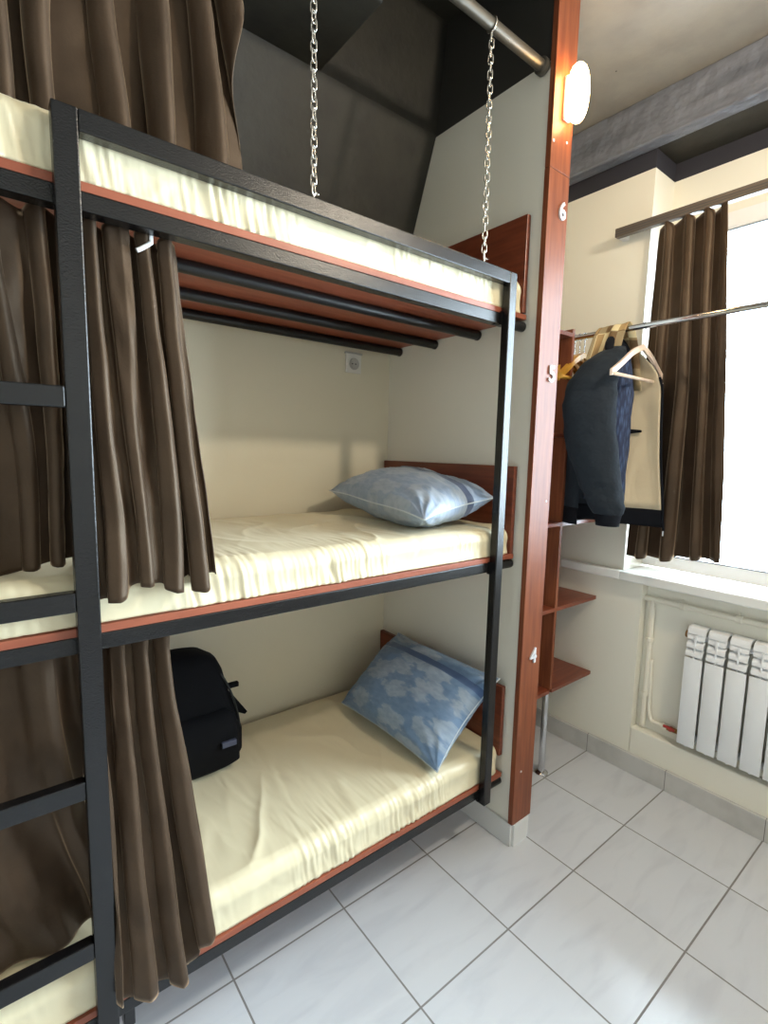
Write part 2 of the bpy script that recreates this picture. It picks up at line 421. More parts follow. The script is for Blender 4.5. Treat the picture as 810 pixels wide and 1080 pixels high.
# ------------------------------------------------------------------ board on the partition end with the bunk numbers
t = thing('wood_panel', (1.66, 1.15, .1), 'tall mahogany board facing the partition end, with metal numerals 6, 5 and 4', 'panel')
bm = bmesh.new(); box(bm, 1.600, 1.722, 1.133, 1.155, .098, 2.592, bev=.0015); box(bm, 1.600, 1.722, 1.133, 1.155, 2.594, 3.355, bev=.0015)
obj('board', bm, M['wood_z'], t)
for ch, z, x in (('6', 2.465, 1.683), ('5', 1.895, 1.679), ('4', .802, 1.670)):
    cu = bpy.data.curves.new('digit', 'FONT'); cu.body = ch; cu.size = .084; cu.extrude = .003; cu.offset = .0009; cu.bevel_depth = .0005
    cu.align_x = 'CENTER'; cu.align_y = 'CENTER'
    tmp = bpy.data.objects.new('digit', cu); COL.objects.link(tmp)
    bpy.context.view_layer.update()
    me = bpy.data.meshes.new_from_object(tmp.evaluated_get(bpy.context.evaluated_depsgraph_get()))
    bpy.data.objects.remove(tmp)
    me.materials.clear(); me.materials.append(M['numeral'])
    me.transform(Matrix.Translation((x-t.location.x, 1.129-t.location.y, z-t.location.z)) @ Matrix.Rotation(PI/2, 4, 'X'))
    o = bpy.data.objects.new('numeral', me); COL.objects.link(o); o.parent = t
    o['label'] = 'metal numeral ' + ch
for x, z in ((1.612, 2.68), (1.69, 2.70), (1.70, 1.42), (1.64, .32)):
    bm = bmesh.new(); lathe(bm, [(.0005, -.0018), (.004, -.0014), (.005, 0), (.005, .003)], (x, 1.133, z), 'y', 10)
    obj('screw', bm, M['numeral'], t, smooth=True)

# ------------------------------------------------------------------ the bunk bed
YP0, YP1 = 1.165, 1.197       # front plane of posts
bed = thing('bunk_bed', (.65, 1.6, 0), 'three-tier black steel bunk bed with red-brown boards and ladder, fixed to the partition', 'bunk bed')
SB = M['steel_black']
LV = (.297, 1.213, 2.108)     # top of the three bed boards
for z in LV:
    obj('front_rail', B(-.33, 1.50, 1.197, 1.235, z-.055, z-.018, bev=.003), SB, bed)
    obj('bed_board', B(-.33, 1.60, 1.198, 2.0, z-.0178, z, bev=.001), M['bed_board'], bed)
    for i, y in enumerate((1.434, 1.682, 1.924)):
        b = bmesh.new(); tube(b, [(-.33, y, z-.0362), (1.60, y, z-.0362)], .018, 16)
        o = obj('slat_tube', b, M['tube_black'], bed, auto=40)
        b = bmesh.new(); lathe(b, [(.0175, -.004), (.0195, -.002), (.0195, .006), (.015, .009)], (1.598, y, z-.0362), 'x', 16)
        obj('end_cap', b, M['cap_black'], o, smooth=True)
for z in LV:
    b = bmesh.new(); tube(b, [(1.44, 1.216, z-.04), (1.602, 1.216, z-.04)], .018, 16)
    obj('rail_tube', b, M['tube_black'], bed, auto=40)
for (za, zb) in ((.37, .665), (1.19, 1.552), (2.115, 2.458)):
    o = obj('headboard', B(1.586, 1.606, 1.205, 2.005, za, zb, bev=.002), M['wood_y'], bed)
# posts
b = B(1.457, 1.495, YP0, YP1, .228, 2.222, bev=.003); obj('post', b, SB, bed)
b = B(.132, .175, YP0, YP1, 0, 2.222, bev=.003); obj('post', b, SB, bed)
b = B(-.335, -.292, YP0, YP1, 0, 2.222, bev=.003); obj('post', b, SB, bed)
obj('guard_rail', B(.175, 1.457, YP0, YP1, 2.182, 2.222, bev=.003), SB, bed)
for z in (1.69, 1.278, .864, .478):
    obj('ladder_rung', B(-.292, .132, YP0+.002, YP1-.002, z-.021, z+.021, bev=.003), SB, bed)
b = bmesh.new(); box(b, .19, .215, 1.205, 1.235, .19, .245, bev=.002); obj('bracket', b, SB, bed)
for z in LV: obj('weld_plate', B(1.448, 1.462, 1.19, 1.2, z-.06, z-.015), SB, bed)

# ------------------------------------------------------------------ mattresses
def mattress(z0, h, seed, label, y0=1.205, y1=1.985, x0=-.32, x1=1.585):
    t = thing('mattress', ((x0+x1)/2, (y0+y1)/2, z0), label, 'mattress', 'cream-sheeted mattresses of the bunk')
    rf = .042
    # perimeter of the section (y,z): start bottom front, up, over the top, down
    sec = []
    def arc(cy, cz, a0, a1, r, n):
        for k in range(n+1):
            a = a0+(a1-a0)*k/n; sec.append((cy+r*math.cos(a), cz+r*math.sin(a)))
    W = y1-y0
    for k in range(12): sec.append((0.004*math.sin(k/12*PI), .002 + (h-rf-.002)*k/12))
    arc(rf, h-rf, PI, PI/2, rf, 10)
    nt_ = 80
    for k in range(1, nt_): sec.append((rf+(W-2*rf)*k/nt_, h))
    arc(W-rf, h-rf, PI/2, 0, rf, 6)
    sec.append((W, .002))
    nx = 460; re = .03
    bm = bmesh.new(); rings = []
    for i in range(nx+1):
        # denser at the ends
        u = i/nx; x = x0+(x1-x0)*u
        d = min(x-x0, x1-x)
        ins = re-math.sqrt(max(0, re*re-(re-d)**2)) if d < re else 0
        ring = []
        for (y, z) in sec:
            yy = W/2+(y-W/2)*(1-ins*.6/(W/2)); zz = z*(1-ins*.7/h) if z > .01 else z
            X = x; Y = y0+yy; Z = z0+zz
            top = max(0., min(1., (z-.02)/(h-.02)))
            fr = max(0., 1-yy/.30)                      # near the front edge
            # gathers: fine vertical pleats in patches on the front edge
            msk = max(0, N(x*3.1+seed, 3.1)*1.8+.2)
            g = abs(N(x*46+zz*9+seed*3, yy*5, zz*7))*msk
            g2 = N(x*105+zz*14+seed, yy*9, 2.2)*msk
            off_n = (.013*g+.006*g2)*fr*fr
            # long soft folds running diagonally over the top
            p = x*5.5+yy*(3.2 if seed != 2 else 4.5)+.7*N(x*1.7, yy*2.2, seed)
            rd = (1-abs(math.sin(p*1.6+seed+.9*N(x*4, yy*4, 3))))**2.6*max(0, N(x*1.6+seed*7, yy*2.6)+.3)
            q = x*14-yy*9+2.0*N(x*2, yy*3, seed+5)
            rd2 = (1-abs(math.sin(q*1.0+1.2*N(x*5, yy*5, 9))))**2.6*max(0, N(x*2.6-seed, yy*3.0)+.2)
            hump = .006*N(x*3.1, yy*3.3, seed*2)
            if yy > .03:
                Z += (.014*rd+.010*rd2*(1+1.2*fr)+hump)*min(1, yy/.1)*min(1, (W-yy)/.08+.1) + off_n*.8
            if z < h-.001: Y -= off_n*1.0+.003*N(x*9, zz*12, seed)
            # slight sag of the front skirt
            ring.append((X, Y, Z))
        rings.append(ring)
    loft(bm, rings, cap=True, closed=True)
    obj('body', bm, M['sheet'], t, smooth=True)
    return t
m_low = mattress(LV[0]+.001, .122, 1, 'cream-sheeted mattress on the lowest bunk, under the backpack')
m_mid = mattress(LV[1]+.001, .105, 2, 'cream-sheeted mattress on the middle bunk, under the grey-blue pillow')
m_top = mattress(LV[2]+.001, .125, 3, 'cream-sheeted mattress on the top bunk behind the guard rail')

# ------------------------------------------------------------------ pillows
def pillow(label, m, c, ax, ay, n, a, b, h, seed, sag=0.):
    """ax, ay: unit axes of the pillow plane; n: upward normal; a,b half sizes; h half thickness"""
    ax, ay, n, c = Vector(ax).normalized(), Vector(ay).normalized(), Vector(n).normalized(), Vector(c)
    t = thing('pillow', c-n*h, label, 'pillow', 'blue pillows on the bunk')
    NU = 72
    bm = bmesh.new(); uvl = bm.loops.layers.uv.new('UVMap'); uvs = {}
    def edge(u, v):
        x = a*u*(1-.055*(1-v*v)*abs(u)**3); y = b*v*(1-.075*(1-u*u)*abs(v)**3)
        w = .010*N(u*1.6+seed, v*1.6, 7)*1.0
        return x, y, w+sag*(u*u)*0
    def P(u, v, s):
        x, y, w = edge(u, v)
        e = max(0, (1-abs(u)**2.6))*max(0, (1-abs(v)**2.6))
        th = h*e**.55
        # corner and seam wrinkles
        cw = max(0, 1-min(1, math.hypot(abs(u)-1, abs(v)-1)/.75))
        ang = math.atan2(1.001-abs(v), 1.001-abs(u))
        th += .008*cw*math.sin(ang*13+seed+N(u*3, v*3)*2)*min(1, e*12)
        th += .006*N(u*4+seed, v*4, s)*min(1, e*5)+.004*(1-abs(N(u*7+seed, v*3, s*3)))**6*min(1, e*5)
        return c+ax*x+ay*y+n*(w+s*th)
    grid = {}
    for s in (1, -1):
        for i in range(NU+1):
            for j in range(NU+1):
                u = math.sin((i/NU-.5)*PI); v = math.sin((j/NU-.5)*PI)
                border = i in (0, NU) or j in (0, NU)
                k = (i, j, 0 if border else s)
                if k not in grid:
                    grid[k] = bm.verts.new(P(u, v, s)); uvs[grid[k]] = ((u+1)/2, (v+1)/2)
    for s in (1, -1):
        for i in range(NU):
            for j in range(NU):
                q = []
                for (di, dj) in ((0, 0), (1, 0), (1, 1), (0, 1)):
                    ii, jj = i+di, j+dj
                    q.append(grid[(ii, jj, 0 if (ii in (0, NU) or jj in (0, NU)) else s)])
                f = bm.faces.new(q if s == 1 else q[::-1])
                for lp in f.loops: lp[uvl].uv = uvs[lp.vert]
    obj('cover', bm, m, t, smooth=True)
    pts = []
    for k in range(160):
        f = k/160*4; sd = int(f); r = (f-sd)*2-1
        u, v = [(r, -1), (1, r), (-r, 1), (-1, -r)][sd]
        x, y, w = edge(u, v); pts.append(c+ax*x+ay*y+n*w)
    pts.append(pts[0]); bm = bmesh.new(); tube(bm, pts, .0028, 6)
    obj('piping', bm, M['piping'], t, smooth=True)
    return t
# middle bunk: long side along the depth of the bed
pillow('grey-blue striped pillow lying flat at the head of the middle bunk', M['pillow_mid'],
       (1.357, 1.56, 1.426), (.39, .03, .052), (.05, .66, .042), (-.128, -.054, 1), .200, .335, .098, 3)
# lowest bunk: leaning on the headboard
axd = Vector((.315, 0, .25)); nn = Vector((-.25, 0, .315)).normalized()
pillow('blue floral pillow with a dark stripe, leaning on the headboard of the lowest bunk', M['pillow_low'],
       Vector((1.405, 1.515, .565))+nn*.02, axd, (0, 1, 0), nn, .212, .315, .105, 5)

# ------------------------------------------------------------------ curtains
def curtain(label, xt, xb, yt, yb, ztop, zbot, n, a0, a1, seed, group=None, pw=1., name='curtain', m=None, hooks=True, axis='x', NS=190, NTT=70, kx=.5, skew=0.):
    cx = (xt[0]+xt[1])/2
    fz = zbot if callable(zbot) else (lambda s: zbot)
    tz = ztop if callable(ztop) else (lambda s: ztop)
    loc = (cx, yt, tz(.5)) if axis == 'x' else (yt, cx, tz(.5))
    t = thing(name, loc, label, 'curtain', group)
    bm = bmesh.new(); rows = []
    for j in range(NTT+1):
        tt = j/NTT; row = []
        for i in range(NS+1):
            s = i/NS
            sw = s-skew*tt**1.4+.085*N(s*4.5+seed, tt*.9, 1)+.022*N(s*9, tt*1.8, seed)*tt
            ph = 2*PI*n*sw
            am = (a0+(a1-a0)*min(1, tt*1.15)**.8)*(.75+.8*N(s*n*.55+seed*2, tt*.7, 5))
            # pinched header
            if tt < .05: am *= 1+(.05-tt)/.05*.35
            f = (1.-2*abs(math.sin(ph/2))**1.15)*(.8+.45*N(s*n*.9+seed*1.7, tt*.8, 11))+.16*math.sin(2*ph+.8+seed)+.2*N(s*n*1.6, tt*2.2, seed)
            x = xt[0]+(xt[1]-xt[0])*s+((xb[0]-xt[0])+(xb[1]-xb[0]-xt[1]+xt[0])*s)*tt**pw
            x += kx*am*math.sin(2*ph+.4)+.006*N(s*4, tt*3, seed+3)*min(1, tt*4)
            y = yt+(yb-yt)*tt**1.3-am*f*1.15+.004*N(s*14, tt*9, seed)
            z = tz(s)+(fz(s)-tz(s))*tt
            if tt < .02: z += .012*math.sin(ph+.5)
            z -= .35*am*f*tt**6
            row.append(bm.verts.new((x, y, z) if axis == 'x' else (y, x, z)))
        rows.append(row)
    for a, b in zip(rows[:-1], rows[1:]):
        for i in range(NS): bm.faces.new((a[i], a[i+1], b[i+1], b[i]))
    o = obj('cloth', bm, m or M['velvet'], t, smooth=True)
    md = o.modifiers.new('thick', 'SOLIDIFY'); md.thickness = .003; md.offset = 0
    return t
G = 'brown velvet bunk curtains'
curtain('brown velvet curtain hanging at the top bunk above the guard rail', (-.33, .512), (-.33, .548), 1.29, 1.28, 2.925, lambda s: 2.240+.004*math.sin(s*5), 8.8, .030, .038, 1, G, kx=.35)
curtain('brown velvet curtain on the middle bunk, between ladder post and open bed', (.15, .373), (.168, .418), 1.262, 1.168, 2.066, lambda s: 1.280-.014*math.sin(s*9+1), 4.4, .018, .032, 4, G, kx=.4, skew=-.05)
curtain('brown velvet curtain behind the ladder on the middle bunk', (-.32, .145), (-.32, .158), 1.285, 1.275, 2.074, lambda s: 1.332+.012*math.sin(s*8), 7.6, .018, .034, 8, G, kx=.4)
curtain('brown velvet curtain hanging over the side of the lowest bunk', (.165, .322), (.172, .392), 1.262, 1.135, 1.150, lambda s: .335-.03*s+(.11*max(0, s-.72)/.28), 3.1, .020, .025, 12, G, pw=1.3, kx=.5, skew=-.06)
curtain('brown velvet curtain behind the ladder on the lowest bunk', (-.32, .145), (-.31, .150), 1.28, 1.275, 1.150, lambda s: .436+.006*math.sin(s*7), 3.6, .02, .040, 16, G, kx=.25, skew=.26)
# hook at the open end of the middle curtain
t = thing('curtain_clip', (.31, 1.245, 2.07), 'white plastic clip holding the middle bunk curtain under the board', 'clip')
bm = bmesh.new(); box(bm, .313, .321, 1.241, 1.247, 2.040, 2.089, bev=.001); obj('stem', bm, M['white_plastic'], t)
bm = bmesh.new(); tube(bm, smooth_path([(.317, 1.243, 2.043), (.305, 1.242, 2.032), (.292, 1.241, 2.022), (.286, 1.241, 2.018)], 4), .005, 8); obj('hook', bm, M['white_plastic'], t, smooth=True)

# window curtain with its track
t = thing('curtain_rail', (2.445, .4, 2.66), 'dark brown curtain track above the window', 'curtain rail')
bm = bmesh.new(); box(bm, 2.43, 2.462, -1.5, 1.335, 2.636, 2.676, bev=.003)
obj('track', bm, M['curtain_track'], t)
bm = bmesh.new()
for zz in (2.647, 2.658): box(bm, 2.4285, 2.4305, -1.5, 1.332, zz, zz+.003)
obj('groove', bm, M['rad_dark'], t)
bm = bmesh.new(); box(bm, 2.462, XW, 1.30, 1.33, 2.634, 2.664, bev=.002); obj('bracket', bm, M['white_plastic'], t)
curtain('brown velvet curtain hanging at the left side of the window', (.860, 1.135), (.757, 1.165), 2.447, 2.44, 2.632, lambda s: 1.165-.055*s+.004*math.sin(s*8), 3.5, .02, .034, 21, None, axis='y', kx=.4)

# ------------------------------------------------------------------ chains, ceiling rod
t = thing('ceiling_rod', (1.2, 1.185, 2.932), 'grey round metal rod below the black ceiling holding two chains', 'rod')
bm = bmesh.new(); tube(bm, [(-1.69, 1.185, 2.932), (1.604, 1.185, 2.932)], .0185, 18); obj('rod', bm, M['pipe_grey'], t, auto=40)
bm = bmesh.new(); lathe(bm, [(.024, -.02), (.027, -.018), (.027, 0), (.02, .004)], (1.604, 1.185, 2.932), 'x', 18); obj('flange', bm, M['pipe_grey'], t, auto=40)

def link_mesh():
    bm = bmesh.new(); L, W, r = .0145, .0075, .0022
    pts = []
    for k in range(9): a = PI*k/8; pts.append((W*math.cos(a), 0, L-W+W*math.sin(a)))
    for k in range(9): a = PI+PI*k/8; pts.append((W*math.cos(a), 0, -(L-W)+W*math.sin(a)))
    n = len(pts); rings = []
    for i in range(n):
        p = Vector(pts[i]); d = (Vector(pts[(i+1) % n])-Vector(pts[i-1])).normalized()
        s = Vector((0, 1, 0)); u = d.cross(s)
        rings.append([p+r*(math.cos(2*PI*k/6)*s+math.sin(2*PI*k/6)*u) for k in range(6)])
    loft(bm, rings+[rings[0]], cap=False)
    bmesh.ops.remove_doubles(bm, verts=bm.verts, dist=1e-5)
    me = bpy.data.meshes.new('link'); bm.to_mesh(me); bm.free(); me.materials.append(M['chain'])
    for p in me.polygons: p.use_smooth = True
    return me
LINK = link_mesh()
def chain(xtop, xbot, label):
    y = 1.183; za, zb = 2.908, 2.238
    t = thing('chain', (xbot, y, zb), label, 'chain', 'zinc chains from rod to guard rail')
    n = int((za-zb)/.0212)
    for i in range(n):
        f = (i+.5)/n
        o = bpy.data.objects.new('link', LINK); COL.objects.link(o); o.parent = t
        o.location = (xtop+(xbot-xtop)*(1-f)*1.0-xbot if 0 else (xbot+(xtop-xbot)*f)-xbot, .001*math.sin(i*2.1), (za-zb)*f)
        o.rotation_euler = (0, math.atan2(xtop-xbot, za-zb), (i % 2)*PI/2+.55+.12*math.sin(i*1.7))
    bm = bmesh.new(); tube(bm, smooth_path([(xbot, y, 2.222), (xbot, y, 2.232), (xbot+.007, y, 2.240), (xbot+.012, y-.004, 2.236)], 4), .0035, 8)
    obj('hook', bm, M['chain'], t, smooth=True)
    bm = bmesh.new(); tube(bm, [(xtop+.022*math.cos(a), y+.0, 0) for a in (0,)] + [], .002, 6) if 0 else None
    bm2 = bmesh.new(); pts = [(xtop, 1.185+.0215*math.cos(a), 2.932+.0215*math.sin(a)) for a in [2*PI*k/20 for k in range(21)]]
    tube(bm2, pts, .0025, 6); obj('ring', bm2, M['chain'], t, smooth=True)
chain(.686, .690, 'left zinc chain, hanging above the middle of the guard rail')
chain(1.326, 1.337, 'right zinc chain, hanging near the partition end of the guard rail')

# ------------------------------------------------------------------ outlet on the back wall
t = thing('wall_outlet', (1.388, YB, 2.003), 'white wall socket on the back wall of the middle bunk', 'outlet')
obj('plate', B(1.345, 1.431, YB-.010, YB, 1.958, 2.046, bev=.004), M['outlet'], t)
bm = bmesh.new(); lathe(bm, [(.016, .004), (.022, .003), (.025, -.003), (.027, -.003), (.027, .001)], (1.388, YB-.012, 2.0), 'y', 22)
obj('socket', bm, M['socket_hole'], t, smooth=True)
bm = bmesh.new()
for dx in (-.009, .009): lathe(bm, [(.003, 0), (.003, .003)], (1.388+dx, YB-.0125, 2.0), 'y', 8)
obj('contact', bm, M['cap_black'], t)
obj('top_bar', B(1.340, 1.436, YB-.012, YB, 2.044, 2.052, bev=.001), M['socket_hole'], t)

# ------------------------------------------------------------------ backpack on the lowest bunk
t = thing('backpack', (.56, 1.80, .425), 'black backpack standing on the lowest bunk behind the curtain', 'backpack')
def rring(cx, cy, z, w, d, e=3.2, n=36, dx=0):
    r = []
    for k in range(n):
        a = 2*PI*k/n; c, s = math.cos(a), math.sin(a)
        r.append((cx+w*math.copysign(abs(c)**(2/e), c)+dx*0, cy+d*math.copysign(abs(s)**(2/e), s), z))
    return r
bm = bmesh.new(); rings = []
for z, w, d, ox, oy in ((.424, .10, .07, .01, 0), (.430, .155, .10, .01, 0), (.47, .178, .112, .012, 0), (.54, .180, .112, .01, .005), (.62, .172, .108, .0, .012), (.70, .160, .10, -.012, .02), (.77, .150, .092, -.02, .03), (.815, .135, .08, -.026, .035), (.845, .10, .06, -.034, .038), (.858, .05, .03, -.04, .04)):
    rings.append(rring(.533+ox, 1.80+oy, z, w, d))
loft(bm, rings); bmesh.ops.subdivide_edges(bm, edges=bm.edges, cuts=1, use_grid_fill=True, smooth=.4)
for v in bm.verts: v.co += Vector((N(v.co.x*14, v.co.z*14, 1), N(v.co.x*14, v.co.z*14, 5), 0))*.006
obj('body', bm, M['black_fabric'], t, smooth=True)
bm = bmesh.new(); rings = []
for z, w, d, oy in ((.445, .10, .02, 0), (.46, .135, .034, 0), (.56, .135, .036, .004), (.63, .125, .03, .01), (.655, .09, .015, .016)):
    rings.append(rring(.550, 1.70+oy, z, w, d))
loft(bm, rings); obj('front_pocket', bm, M['black_fabric'], t, smooth=True)
obj('logo_patch', B(.608, .660, 1.655, 1.668, .535, .556, bev=.002), M['patch'], t)
bm = bmesh.new(); box(bm, .675, .722, 1.782, 1.80, .688, .706, bev=.002); obj('strap', bm, M['black_fabric'], t)
bm = bmesh.new(); loft(bm, [[(.69, 1.78, .672), (.69, 1.80, .672), (.69, 1.80, .60), (.69, 1.78, .60)], [(.752, 1.775, .580), (.752, 1.785, .580), (.742, 1.785, .572), (.742, 1.775, .572)]])
obj('strap', bm, M['black_fabric'], t)
bm = bmesh.new(); tube(bm, smooth_path([(.70, 1.74, .46), (.705, 1.74, .56), (.68, 1.745, .68), (.64, 1.77, .77), (.56, 1.78, .82), (.46, 1.78, .80)], 6), .004, 6); obj('zip', bm, M['cap_black'], t, smooth=True)

# ------------------------------------------------------------------ shelf unit in the nook
t = thing('shelf_unit', (2.14, 1.6, 0), 'mahogany open shelf unit with a chrome leg, behind the partition by the window', 'shelf')
obj('side_panel', B(2.122, 2.140, 1.33, YB-.005, .449, 2.165, bev=.001), M['wood_z'], t)
for z, xr in ((.449, 2.50), (.865, 2.50), (1.283, 2.50), (1.697, 2.122), (2.147, 2.122)):
    if xr > 2.2:
        if z == 1.283: xr = 2.50
        bm = bmesh.new(); box(bm, 1.713, 2.122, 1.33, YB-.005, z-.018, z, bev=.001)
        # right-hand side: shelf tapering to the window wall
        yb = YB-.005
        loft(bm, [[(2.14, 1.33, q), (xr, 1.33, q), (xr, yb, q), (2.14, yb, q)] for q in (z-.018, z)])
        obj('shelf', bm, M['wood_x'], t)
    else:
        obj('shelf', B(1.713, xr, 1.33, YB-.005, z-.018, z, bev=.001), M['wood_x'], t)
lg = obj('leg', T([(2.128, 1.352, .008), (2.128, 1.352, .431)], .0165, 18), M['chrome'], t, auto=40)
bm = bmesh.new(); lathe(bm, [(.034, 0), (.034, .004), (.026, .010), (.018, .014)], (2.128, 1.352, 0), 'z', 22); obj('foot', bm, M['chrome'], lg, auto=40)

# ------------------------------------------------------------------ clothes rail, hangers, clothes
RX, RZ = 2.25, 2.155
t = thing('clothes_rail', (RX, .5, RZ), 'chrome clothes rail running past the window above the shelves', 'clothes rail')
obj('tube', T([(RX, -1.4, RZ), (RX, 1.985, RZ)], .0125, 18), M['chrome'], t, auto=40)
bm = bmesh.new(); lathe(bm, [(.028, -.004), (.028, 0), (.018, .006), (.016, .02)], (RX, 2.006, RZ), 'y', 18)
for v in bm.verts: v.co.y = 2*2.006-v.co.y-.0
obj('flange', bm, M['chrome'], t, auto=40)

def hanger(y, rz, m, label, group=None, half=.215, drop=.205, thick=.011, tilt=0.):
    t = thing('clothes_hanger', (RX, y, RZ), label, 'hanger', group)
    def pl(o): o.parent = t; o.matrix_parent_inverse = Matrix(); return o
    nz = -.088
    for sg in (-1, 1):
        path = smooth_path([(0, 0, nz), (sg*half*.35, 0, nz-(drop+nz)*.26), (sg*half*.7, 0, nz-(drop+nz)*.67), (sg*half, 0, -drop+.002)], 5)
        bm = bmesh.new(); rings = []
        for p in path:
            w = .0125
            rings.append([(p.x, -thick/2, p.z-w), (p.x, thick/2, p.z-w), (p.x, thick/2, p.z+w), (p.x, -thick/2, p.z+w)])
        loft(bm, rings); pl(obj('arm', bm, m))
    bm = bmesh.new(); tube(bm, [(-half+.002, 0, -drop), (half-.002, 0, -drop)], .0072, 10); pl(obj('bar', bm, m, smooth=True))
    pts = [(0, 0, nz), (0, 0, -.045)]
    for k in range(10): a = -PI/2+PI*1.35*k/9; pts.append((.019*math.cos(a), 0, -.001+.0165*math.sin(a)*1.0))
    pts[1] = (0, 0, -.03)
    bm = bmesh.new(); tube(bm, smooth_path(pts, 3), .0018, 8); pl(obj('hook', bm, M['chrome'], t, smooth=True) if 0 else obj('hook', bm, M['chrome'], None, smooth=True))
    t.rotation_euler = (tilt, 0, rz)
    return t
hanger(1.072, .0, M['hanger_pale'], 'pale wooden hanger, empty, hanging in front of the curtain', None, half=.25, drop=.222)
GH = 'yellow wooden hangers bunched at the shelf end of the rail'
h0 = hanger(1.345, .10, M['hanger_yellow'], 'yellow wooden hanger bunched beside the shelf top on the clothes rail', GH)
for y, rz in ((1.37, .16), (1.395, .05), (1.42, .13), (1.45, .02)):
    c = copy_tree(h0); c.location.y = y; c.rotation_euler.z = rz
hanger(1.175, .05, M['hanger_yellow'], 'wooden hanger inside the dark jacket, its hook on the rail', None, half=.125)

# checked cloth over the rail
t = thing('checked_cloth', (RX, 1.2, RZ), 'tan and cream checked cloth draped over the clothes rail above the dark jacket', 'cloth')
bm = bmesh.new(); uvl = bm.loops.layers.uv.new('UVMap'); rows = []; NU, NV = 50, 24; uvm = {}
prof = smooth_path([(RX-.10, 1.93), (RX-.075, 2.02), (RX-.045, 2.10), (RX-.024, 2.155), (RX, 2.178), (RX+.03, 2.15), (RX+.06, 2.08), (RX+.085, 1.98), (RX+.09, 1.90)], 6)if 0 else None
pr = [Vector((a, 0, b)) for a, b in ((RX-.11, 1.90), (RX-.085, 2.0), (RX-.05, 2.09), (RX-.022, 2.158), (RX, 2.178), (RX+.026, 2.155), (RX+.055, 2.08), (RX+.08, 1.98), (RX+.085, 1.90))]
pr = smooth_path(pr, 6)
for i, p in enumerate(pr):
    row = []
    u = i/(len(pr)-1)
    for j in range(NV+1):
        v = j/NV
        wd = .155+.05*abs(u-.5)
        y = 1.212+(v-.5)*wd*.85-.05*(u-.3)
        off = .010*math.sin(v*9+u*4)*min(1, abs(u-.5)*4)+.006*N(u*5, v*4)
        vv = bm.verts.new((p.x+off, y, p.z+.004*N(v*6, u*3)-(.02*abs(v-.5)*2*abs(u-.5)))); uvm[vv] = (u*1.3, v); row.append(vv)
    rows.append(row)
for a, b in zip(rows[:-1], rows[1:]):
    for j in range(NV):
        f = bm.faces.new((a[j], a[j+1], b[j+1], b[j]))
        for lp in f.loops: lp[uvl].uv = uvm[lp.vert]
o = obj('cloth', bm, M['plaid'], t, smooth=True); md = o.modifiers.new('thick', 'SOLIDIFY'); md.thickness = .004; md.offset = 1

# jacket: sleeve towards us, open front showing a cream lining
jk = thing('jacket', (2.24, 1.2, 1.29), 'dark jacket on the rail, open to a cream lining and navy knit', 'jacket')
def ell(cx, cy, z, rx, ry, rot=0, n=28, f=None):
    r = []
    for k in range(n):
        a = 2*PI*k/n; x, y = rx*math.cos(a), ry*math.sin(a)
        if f: q = f(a, z); x *= q; y *= q
        r.append((cx+x*math.cos(rot)-y*math.sin(rot), cy+x*math.sin(rot)+y*math.cos(rot), z))
    return r
wr = lambda a, z: 1+.07*N(math.cos(a)*1.6, math.sin(a)*1.6, z*9)+.05*(1-abs(N(math.cos(a)*1.2+z*3, math.sin(a)*1.5, z*16)))**4+.035*math.sin(z*70+math.cos(a)*3)*max(0, 1-abs(z-1.42)/.13)
keys = [(2.075, 2.215, 1.165, .03, .03), (2.05, 2.18, 1.17, .048, .055), (2.0, 2.12, 1.182, .058, .078), (1.92, 2.085, 1.197, .064, .104), (1.82, 2.07, 1.20, .066, .114), (1.70, 2.07, 1.188, .064, .110), (1.58, 2.075, 1.162, .061, .100), (1.47, 2.085, 1.128, .058, .088), (1.385, 2.09, 1.098, .054, .076), (1.352, 2.09, 1.09, .046, .060)]
bm = bmesh.new(); rings = []
for a, b in zip(keys[:-1], keys[1:]):
    for k in range(5):
        f = k/5; q = [a[i]+(b[i]-a[i])*f for i in range(5)]
        rings.append(ell(q[1], q[2], q[0], q[3], q[4], .1, f=wr))
q = keys[-1]; rings.append(ell(q[1], q[2], q[0], q[3], q[4], .1))
loft(bm, rings); obj('sleeve', bm, M['jacket'], jk, smooth=True)
bm = bmesh.new(); rings = []
for z, rx, ry in ((1.357, .045, .058), (1.345, .043, .055), (1.318, .041, .050), (1.302, .039, .048)):
    rings.append(ell(2.09, 1.087, z, rx, ry, .1, 40, f=lambda a, z: 1+.03*math.sin(a*20)))
loft(bm, rings); obj('cuff', bm, M['jacket_dark'], jk, smooth=True)
# far sleeve, hanging behind
bm = bmesh.new(); rings = []
for z, x, y, rx, ry in ((2.03, 2.36, 1.22, .03, .04), (1.95, 2.425, 1.24, .035, .08), (1.75, 2.44, 1.25, .035, .09), (1.5, 2.435, 1.23, .034, .08), (1.36, 2.43, 1.22, .03, .06)):
    rings.append(ell(x, y, z, rx, ry, 0))
loft(bm, rings); obj('sleeve', bm, M['jacket'], jk, smooth=True)
